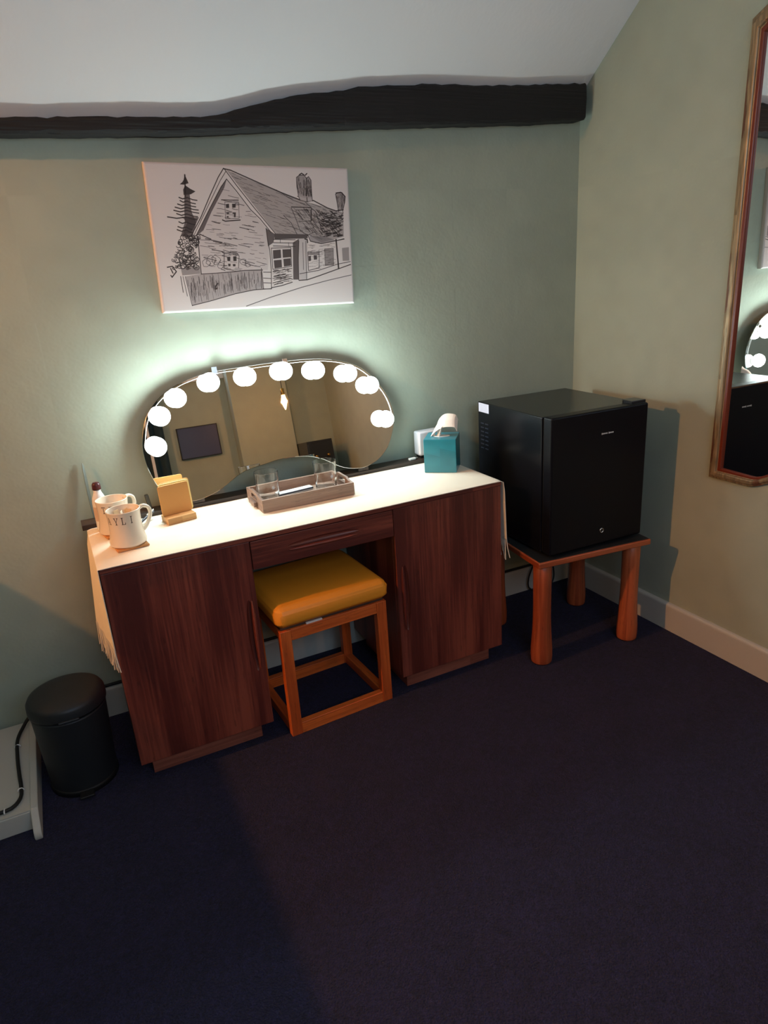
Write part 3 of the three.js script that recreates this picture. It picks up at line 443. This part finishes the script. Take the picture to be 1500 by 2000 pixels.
// ---------------------------------------------------------------- mugs, coasters, sachets
const YT = 0.7115;
{
  const letterTex = (chars) => { const cv = document.createElement('canvas'); cv.width = 1024; cv.height = 256; const c = cv.getContext('2d'); c.fillStyle = '#e6d5bf'; c.fillRect(0, 0, 1024, 256); c.fillStyle = '#3a2a24'; c.font = '76px serif'; c.textAlign = 'center'; for (const [ch, u] of chars) c.fillText(ch, u * 1024, 84); const t = new THREE.CanvasTexture(cv); t.colorSpace = THREE.SRGBColorSpace; t.wrapS = THREE.RepeatWrapping; t.needsUpdate = true; return t; };
  const outer = [[0.0475, 0.004], [0.0478, 0.01], [0.0455, 0.02], [0.0425, 0.04], [0.0415, 0.06], [0.0422, 0.08], [0.044, 0.095]];
  const inner = [[0.044, 0.095], [0.0428, 0.0965], [0.0408, 0.095], [0.039, 0.075], [0.038, 0.05], [0.039, 0.02], [0.036, 0.008], [0.0001, 0.007]];
  const bottom = [[0.0001, 0.0], [0.045, 0.0], [0.0475, 0.004]];
  const mug = (x, z, turn, chars, label, y, spin) => {
    const t = thing('mug', label, 'mug', [x, y, z], turn, 'cream lettered mugs');
    const og = lathe(outer, 48).rotateY(spin); const p = og.attributes.position, uv = og.attributes.uv; for (let i = 0; i < uv.count; i++) uv.setY(i, (p.getY(i) - 0.004) / 0.091);
    part('body', og, phy({ map: letterTex(chars), roughness: 0.22, clearcoat: 0.4 }), t, 'cream glaze with dark serif letters under the rim');
    part('inside', mergeGeometries([lathe(inner, 48), lathe(bottom, 48)]), M.mug, t);
    const hp = [[0.04, 0.084, 0], [0.055, 0.09, 0], [0.07, 0.082, 0], [0.074, 0.066, 0], [0.066, 0.045, 0], [0.052, 0.028, 0], [0.043, 0.022, 0]];
    const hg = tube(hp, 0.0048, 40, 12); hg.scale(1, 1, 1.35); part('handle', hg, M.mug, t);
    return t;
  };
  const coaster = (x, z, turn, label) => single('coaster', new RoundedBoxGeometry(0.088, 0.006, 0.088, 2, 0.002).rotateY(turn).translate(x, YT + 0.003, z), M.cork, label, 'coaster', 'square coasters under the mugs');
  coaster(0.117, 0.316, 0.12, 'square tan coaster under the mug with sachets'); coaster(0.098, 0.178, 0.2, 'square tan coaster under the mug beside white bottle');
  mug(0.115, 0.313, 0.35, [['A', 0.56], ['Y', 0.648], ['L', 0.72], ['I', 0.798]], 'cream lettered mug holding sachets, at the front edge of the runner', YT + 0.0065, 1.26).scale.setScalar(1.07);
  mug(0.097, 0.178, 0.55, [['T', 0.66], ['E', 0.74]], 'empty cream lettered mug beside the white bottle', YT + 0.0065, 0.9).scale.setScalar(1.05);
  [[0.106, 0.309, 0.3, 0.1, 0xe9cfa4, 'cream'], [0.12, 0.318, -0.2, -0.12, 0xd9a876, 'light tan'], [0.13, 0.305, 0.8, 0.1, 0xcf9a62, 'brown'], [0.112, 0.324, 1.2, 0.06, 0xefe0c6, 'off-white']].forEach(([x, z, ry, lean, col, tone]) => {
    const g = sheet((u, v) => [(u - 0.5) * 0.014, v * 0.095, 0.0022 * Math.sin(u * Math.PI) * (v > 0.08 && v < 0.92 ? 1 : 0.2)], 8, 12, 0.0012); g.rotateZ(lean).rotateY(ry).translate(x, YT + 0.0145, z);
    single('sachet', g, std({ color: col, roughness: 0.7 }), `slim ${tone} paper drink sachet standing in the lettered mug`, 'sachet', 'sachets in the front mug');
  });
}
// bottle, nail file, lighter, pen
{
  const t = thing('bottle', 'small white bottle with dark red cap behind the mugs', 'bottle', [0.066, YT, 0.112]);
  part('body', lathe([[0.0001, 0], [0.02, 0], [0.0215, 0.003], [0.0215, 0.085], [0.019, 0.1], [0.0125, 0.115], [0.0105, 0.12], [0.0105, 0.128], [0.0001, 0.128]], 32), M.whitegloss, t);
  part('cap', lathe([[0.0001, 0.126], [0.0125, 0.126], [0.013, 0.13], [0.012, 0.142], [0.009, 0.148], [0.0001, 0.149]], 28), phy({ color: 0x4a1c1e, roughness: 0.3 }), t, 'dark red cap');
  part('label', lathe([[0.0217, 0.03], [0.0217, 0.075]], 32), std({ color: 0xcdb6a4, roughness: 0.6 }), t);
  const s = new THREE.Shape(); s.moveTo(-0.003, 0); s.quadraticCurveTo(-0.011, 0.1, -0.0055, 0.165); s.quadraticCurveTo(0, 0.205, 0.0055, 0.165); s.quadraticCurveTo(0.011, 0.1, 0.003, 0); s.closePath();
  const g = new THREE.ExtrudeGeometry(s, { depth: 0.0012, bevelEnabled: true, bevelSize: 0.0004, bevelThickness: 0.0004, bevelSegments: 1 }); g.scale(0.75, 0.96, 1).rotateY(0.75).rotateX(-0.1).translate(0.043, 0.7255, 0.027);
  single('nail_file', g, std({ color: 0x8f948c, metalness: 0.6, roughness: 0.35 }), 'slim grey blade-shaped nail file leaning against the green wall', 'nail file');
  single('lighter', uvm(new RoundedBoxGeometry(0.012, 0.05, 0.02, 2, 0.003).rotateZ(0.12).translate(0.212, 0.7505, 0.05)), std({ color: 0x35352f, roughness: 0.4 }), 'small dark upright lighter on the back ledge beside vanity mirror', 'lighter');
  const p = thing('pen', 'dark pen with shiny clip lying beside the cream mugs', 'pen', [0.182, YT + 0.006, 0.148], 0.75); p.rotation.order = 'YXZ'; p.rotation.z = 0.22;
  part('barrel', capTube([[-0.045, -0.0, 0], [0, 0, 0], [0.045, 0, 0]], 0.0045, 10, 10), std({ color: 0x2b2730, roughness: 0.35 }), p); part('clip', ext(0.015, 0.05, 0.004, 0.008, -0.002, 0.002, 0.001), M.chrome, p, 'shiny metal clip');
  p.position.y += 0.0095;
}
// ---------------------------------------------------------------- square cards in a block holder
{
  const t = thing('card_holder', 'small tan wooden block holding upright square cards on the runner', 'holder', [0.281, YT, 0.172], 0.18);
  const base = (() => { let g = ext(-0.046, 0.046, 0, 0.021, -0.024, 0.036, 0.002, 'x'); return g; })();
  part('block', base, M.palewood, t);
  const cardG = (w, h) => { const s = new THREE.Shape(), r = 0.008; s.moveTo(-w / 2 + r, 0); s.lineTo(w / 2 - r, 0); s.quadraticCurveTo(w / 2, 0, w / 2, r); s.lineTo(w / 2, h - r); s.quadraticCurveTo(w / 2, h, w / 2 - r, h); s.lineTo(-w / 2 + r, h); s.quadraticCurveTo(-w / 2, h, -w / 2, h - r); s.lineTo(-w / 2, r); s.quadraticCurveTo(-w / 2, 0, -w / 2 + r, 0); return new THREE.ExtrudeGeometry(s, { depth: 0.0022, bevelEnabled: true, bevelSize: 0.0006, bevelThickness: 0.0006, bevelOffset: -0.0006, bevelSegments: 1, curveSegments: 6 }); };
  [[0.0, 0.0, M.card, 0.094, 'front tan square card standing in the wooden block'], [0.006, -0.008, M.cardPale, 0.098, 'pale yellow square card between two others in the wooden block'], [0.009, -0.0135, M.card, 0.1, 'tallest square card at the back of the wooden block']].forEach(([dx, dz, m, h, lab]) => {
    const g = cardG(0.096, h); g.rotateX(-0.1).translate(dx, 0.0215, dz); g.rotateY(0.18).translate(0.281, YT, 0.172); single('card', g, m, lab, 'card', 'square cards in the holder');
  });
}
// ---------------------------------------------------------------- tray with glasses
{
  const x0 = 0.523, x1 = 0.84, z0 = 0.102, z1 = 0.284, y = YT, h = 0.042, w = 0.008;
  const t = thing('tray', 'grey-brown wooden tray carrying two glass tumblers on the runner', 'tray', [0, y, 0]);
  part('base', ext(x0 + w, x1 - w, 0, 0.007, z0 + w, z1 - w, 0.001, 'x'), M.greywood, t);
  part('side_panel', ext(x0, x1, 0, h, z1 - w, z1, 0.0015, 'x', 0.1), M.greywood, t); part('side_panel', ext(x0, x1, 0, h, z0, z0 + w, 0.0015, 'x', 0.3), M.greywood, t);
  for (const x of [x0, x1 - w]) { const s = new THREE.Shape(); const zm = (z0 + z1) / 2, L = (z1 - z0) / 2 - w; s.moveTo(-L, 0); s.lineTo(L, 0); s.lineTo(L, h); s.quadraticCurveTo(L * 0.6, h, L * 0.45, h + 0.008); s.lineTo(-L * 0.45, h + 0.008); s.quadraticCurveTo(-L * 0.6, h, -L, h); s.closePath(); const k = new THREE.Path(); k.moveTo(-0.03, 0.026); k.quadraticCurveTo(-0.034, 0.034, -0.028, 0.039); k.lineTo(0.028, 0.039); k.quadraticCurveTo(0.034, 0.034, 0.03, 0.026); k.closePath(); s.holes.push(k);
    part('end_panel', uvm(new THREE.ExtrudeGeometry(s, { depth: w, bevelEnabled: false }).rotateY(Math.PI / 2).translate(x, 0, zm), 'z'), M.greywood, t, 'end panel with a hand slot'); }
  for (const [x, s] of [[x0, -1], [x1, 1]]) part('handle_block', ext(Math.min(x, x + s * 0.012), Math.max(x, x + s * 0.012), 0.006, 0.022, 0.16, 0.226, 0.003, 'z'), M.greywood, t);
  const tumbler = (x, z, label) => { const g = thing('glass_tumbler', label, 'glass', [x, y + 0.0072, z], 0, 'glass tumblers on the tray');
    part('glass_wall', lathe([[0.0001, 0], [0.031, 0], [0.0345, 0.003], [0.037, 0.04], [0.0395, 0.1], [0.0388, 0.1012], [0.038, 0.1], [0.0355, 0.04], [0.033, 0.014], [0.0295, 0.011], [0.0001, 0.0105]], 56), M.glass, g);
    const st = new THREE.Shape(); for (let i = 0; i < 12; i++) { const a = i * Math.PI / 6, q = i % 2 ? 0.0035 : 0.0075; i ? st.lineTo(Math.cos(a) * q, Math.sin(a) * q) : st.moveTo(q, 0); } st.closePath(); const sg = new THREE.ExtrudeGeometry(st, { depth: 0.0006, bevelEnabled: false }); sg.rotateX(-0.04).translate(0, 0.052, 0.0378).rotateY(0.25); part('star_mark', sg, std({ color: 0xe8ecea, roughness: 0.35 }), g, 'small white star-like mark'); return g; };  // pale star shape set on the front of each tumbler
  tumbler(0.572, 0.19, 'clear glass tumbler on the tray, nearer the square cards'); tumbler(0.776, 0.19, 'clear glass tumbler on the tray, nearer the tissue box');
  const flat = (name, pts, r, m, label, cat) => single(name, capTube(pts, r, 12, 8), m, label, cat);
  single('leaflet', new RoundedBoxGeometry(0.12, 0.003, 0.055, 1, 0.001).rotateY(0.12).translate(0.69, y + 0.0088, 0.225), std({ color: 0xd9c9be, roughness: 0.7 }), 'pale folded leaflet lying in the wooden tray', 'leaflet');
  const pk = thing('striped_packet', 'slim white packet with dark stripe lying in the wooden tray', 'packet', [0.672, y + 0.0075, 0.158], 0.12); part('wrapper', new RoundedBoxGeometry(0.13, 0.012, 0.026, 2, 0.004).translate(0, 0.006, 0), M.white, pk); part('stripe', ext(-0.066, 0.066, 0.0035, 0.0095, -0.0135, 0.0135, 0.002, 'x'), std({ color: 0x2a2836, roughness: 0.4 }), pk, 'dark stripe');
  single('cap', new THREE.CylinderGeometry(0.006, 0.006, 0.006, 18).translate(0.675, y + 0.0135, 0.226), std({ color: 0x2b201e, roughness: 0.4 }), 'tiny dark round cap on the leaflet in the tray', 'cap');
}
// ---------------------------------------------------------------- tissue box
{
  const t = thing('tissue_box', 'glossy teal cube tissue box on the runner beside the fridge', 'tissue box', [1.233, YT, 0.197], -0.68);
  const w = 0.058;
  const teal = phy({ map: tex(128, 128, (u, v) => { const k = 0.92 + 0.1 * nA(u * 4, v * 8) + (v + 0.25 * u > 0.72 ? 0.08 : 0); return [36 * k, 124 * k, 140 * k]; }, 8, 8), roughness: 0.28, clearcoat: 0.5, clearcoatRoughness: 0.15 });
  part('carton', ext(-w, w, 0, 0.122, -w, w, 0.0018), teal, t);
  const slot = new THREE.CylinderGeometry(0.03, 0.03, 0.0008, 28).scale(1, 1, 0.6).translate(0, 0.1224, 0); part('opening', slot, M.white, t);
  const path = new THREE.CatmullRomCurve3([[-0.034, 0.121], [-0.026, 0.14], [-0.014, 0.164], [0.006, 0.179], [0.03, 0.182], [0.05, 0.178], [0.058, 0.162]].map(p => new THREE.Vector3(p[0], p[1], 0)));
  part('tissue', sheet((u, v) => { const p = path.getPoint(v); const w = 0.03 + 0.03 * smooth(0, 0.5, v); return [p.x + 0.006 * Math.sin(u * 5 + v * 3) * (1 - v), p.y + 0.003 * Math.sin(u * 8 + v * 5) * v - (u - 0.5) * w * 0.62 * smooth(0, 0.35, v) - 0.012 * (u - 0.5) ** 2, (u - 0.5) * w * 0.75 - 0.006 * v]; }, 18, 26, 0.0008), M.tissue, t, 'white tissue pulled out of the top and folded over');
  part('tissue', sheet((u, v) => [-0.012 + 0.012 * v + 0.006 * Math.sin(u * 9), 0.121 + 0.05 * v * (0.85 + 0.15 * Math.sin(u * 4)), (u - 0.5) * (0.03 + 0.016 * v)], 16, 10, 0.0008), M.tissue, t);
}
// white box and white stick on the ledge
{
  const t = thing('white_speaker', 'small pale box on a dark foot standing on the ledge behind tissue box', 'speaker', [1.256, 0.7242, 0.046]);
  part('foot', ext(-0.04, 0.04, 0, 0.01, -0.018, 0.018, 0.002), M.rubber, t, 'dark foot'); part('case', ext(-0.047, 0.047, 0.01, 0.102, -0.022, 0.024, 0.007), std({ color: 0xd9d6da, roughness: 0.45 }), t);
  const p = thing('white_stick', 'small white memory stick lying on the dark ledge beside the mirror', 'memory stick', [1.178, 0.7242, 0.063], 0.15); part('shell', new RoundedBoxGeometry(0.03, 0.009, 0.013, 2, 0.003).translate(0, 0.0045, 0), M.whitegloss, p); part('plug', ext(0.015, 0.024, 0.002, 0.007, -0.005, 0.005, 0.0005), M.chrome, p, 'metal plug');
}

// ---------------------------------------------------------------- lamps: two wall lights with candle bulbs
const FLAME = [[0.0001, -0.058], [0.004, -0.052], [0.012, -0.03], [0.018, -0.004], [0.0185, 0.012], [0.014, 0.034], [0.0125, 0.046], [0.0001, 0.047]];
function wallLight(name, label, pos, dir, power) { // pos: bulb centre; dir: unit [x,z] from wall to bulb
  const t = thing(name, label, 'wall light', pos, Math.atan2(dir[0], dir[1]));
  const d = 0.1;
  part('backplate', new THREE.CylinderGeometry(0.045, 0.05, 0.016, 32).rotateX(Math.PI / 2).translate(0, 0.1, -d + 0.008), M.brass, t);
  part('arm', capTube([[0, 0.1, -d + 0.01], [0, 0.13, -0.06], [0, 0.13, -0.02], [0, 0.1, 0], [0, 0.08, 0]], 0.006, 30, 10), M.brass, t);
  part('socket', lathe([[0.0001, 0.09], [0.014, 0.09], [0.014, 0.045], [0.0001, 0.045]], 24), M.white, t);
  part('shade', lathe([[0.0145, 0.066], [0.026, 0.064], [0.076, -0.012], [0.0745, -0.013], [0.024, 0.06], [0.0145, 0.062], [0.0145, 0.066]], 40), M.brass, t, 'conical metal shade');
  const b = part('candle_bulb', lathe(FLAME, 28), M.flame, t, 'glowing warm flame-shaped bulb');
  const L = new THREE.PointLight(WARM.color, power, 0, 2); L.castShadow = true; L.shadow.radius = 1; L.name = 'wall_light_lamp'; L.position.set(0, 0, 0); t.add(L); return t;
}
wallLight('wall_light', 'brass wall light with conical shade on the wall beyond the stair wall', [XL + 0.1, 2.264, 0.62], [1, 0], WARM.wall);
{ // pendant seen in the vanity mirror
  const t = thing('pendant_light', 'hanging pendant with one glowing flame-shaped bulb, seen in the vanity mirror', 'pendant light', [1.428, 1.195, 2.4]);
  part('ceiling_rose', lathe([[0.0001, 0], [0.05, 0], [0.045, -0.02], [0.012, -0.03], [0.0001, -0.03]], 28).translate(0, H - 1.195, 0), M.brass, t);
  part('cord', tube([[0, 0.08, 0], [0, 0.7, 0], [0, H - 1.195 - 0.02, 0]], 0.0025, 8, 8), M.rubber, t);
  part('socket', lathe([[0.0001, 0.095], [0.012, 0.09], [0.014, 0.05], [0.0001, 0.045]], 24), M.brass, t);
  part('candle_bulb', lathe(FLAME, 28), M.flame, t, 'glowing warm flame-shaped bulb');
  const L = new THREE.PointLight(WARM.color, WARM.pendant, 0, 2); L.castShadow = true; L.name = 'pendant_lamp'; t.add(L);
}
{ // window behind the camera
  const w = struct('window_1', mergeGeometries([ext(DUSK.x0 - 0.06, DUSK.x0, DUSK.y0 - 0.06, DUSK.y1 + 0.06, ZB - 0.02, ZB, 0.002), ext(DUSK.x1, DUSK.x1 + 0.06, DUSK.y0 - 0.06, DUSK.y1 + 0.06, ZB - 0.02, ZB, 0.002), ext(DUSK.x0, DUSK.x1, DUSK.y0 - 0.06, DUSK.y0, ZB - 0.02, ZB, 0.002), ext(DUSK.x0, DUSK.x1, DUSK.y1, DUSK.y1 + 0.06, ZB - 0.02, ZB, 0.002)]), M.white, 'white window frame in the wall behind');
  const cx = (DUSK.x0 + DUSK.x1) / 2, cy = (DUSK.y0 + DUSK.y1) / 2, W = DUSK.x1 - DUSK.x0, Hh = DUSK.y1 - DUSK.y0;
  const pane = shadow(new THREE.Mesh(new THREE.BoxGeometry(W, Hh, 0.004).translate(cx, cy, ZB - 0.002), std({ color: 0x000000, emissive: DUSK.color, emissiveIntensity: 1.0 }))); pane.name = 'pane'; w.add(pane);
  const L = new THREE.RectAreaLight(DUSK.color, DUSK.level, W, Hh); L.position.set(cx, cy, ZB - 0.012); L.lookAt(cx, cy, 0); L.name = 'window_light'; scene.add(L);
}
// half-height wall of the stairwell, left of the step
struct('wall_stair', uvm(new RoundedBoxGeometry(0.1, 1.13, 2.3, 2, 0.004).translate(-0.8, 0.565, 1.15)), M.wall, 'half-height green wall left of the step');

// ---------------------------------------------------------------- what the vanity mirror shows of the room behind
{
  const t = thing('wall_picture', 'small dark blue picture on the wall behind, seen in the vanity mirror', 'picture', [0.928, 1.043, ZB - 0.001], Math.PI);
  part('panel', ext(-0.148, 0.148, -0.115, 0.115, 0, 0.02, 0.003), std({ color: 0x3d3f5c, roughness: 0.4 }), t); part('frame', mergeGeometries([ext(-0.152, 0.152, 0.112, 0.118, 0, 0.023, 0.001), ext(-0.152, 0.152, -0.118, -0.112, 0, 0.023, 0.001), ext(-0.152, -0.146, -0.118, 0.118, 0, 0.023, 0.001), ext(0.146, 0.152, -0.118, 0.118, 0, 0.023, 0.001)]), M.rubber, t);
  const c = thing('curtain', 'dark teal curtain hanging behind, seen at the edge of the vanity mirror', 'curtain', [0, 0, 0]);
  part('fabric', sheet((u, v) => [0.05 + 0.63 * u, 0.03 + 1.4 * v, ZB - 0.05 + 0.02 * Math.sin(u * 44)], 80, 6, 0.002), std({ color: 0x22383f, roughness: 0.9 }), c);
  part('pole', capTube([[-0.05, 1.445, ZB - 0.05], [0.73, 1.445, ZB - 0.05]], 0.012, 4, 12), M.brass, c);
  part('gap_light_strip', ext(0.555, 0.575, 0.03, 1.42, ZB - 0.085, ZB - 0.078, 0.001), M.white, c, 'pale strip painted as light in the curtain gap');  // white strip stands in for light showing through a gap in the curtain
  const b = thing('chest_of_drawers', 'black chest of drawers behind, seen in the vanity mirror', 'chest', [1.8, 0, 2.94], Math.PI);
  part('carcass', ext(-0.05, 0.155, 0, 0.9, -0.15, 0.2, 0.003), M.black, b); for (let k = 0; k < 4; k++) { const d = part('drawer', ext(-0.045, 0.15, 0.05 + k * 0.21, 0.25 + k * 0.21, 0.2, 0.214, 0.003), M.black, b); for (const x of [0.005, 0.1]) part('knob', new THREE.SphereGeometry(0.012, 18, 12).translate(x, 0.15 + k * 0.21, 0.224), M.brass, d); }
}

renderer.render(scene, camera);
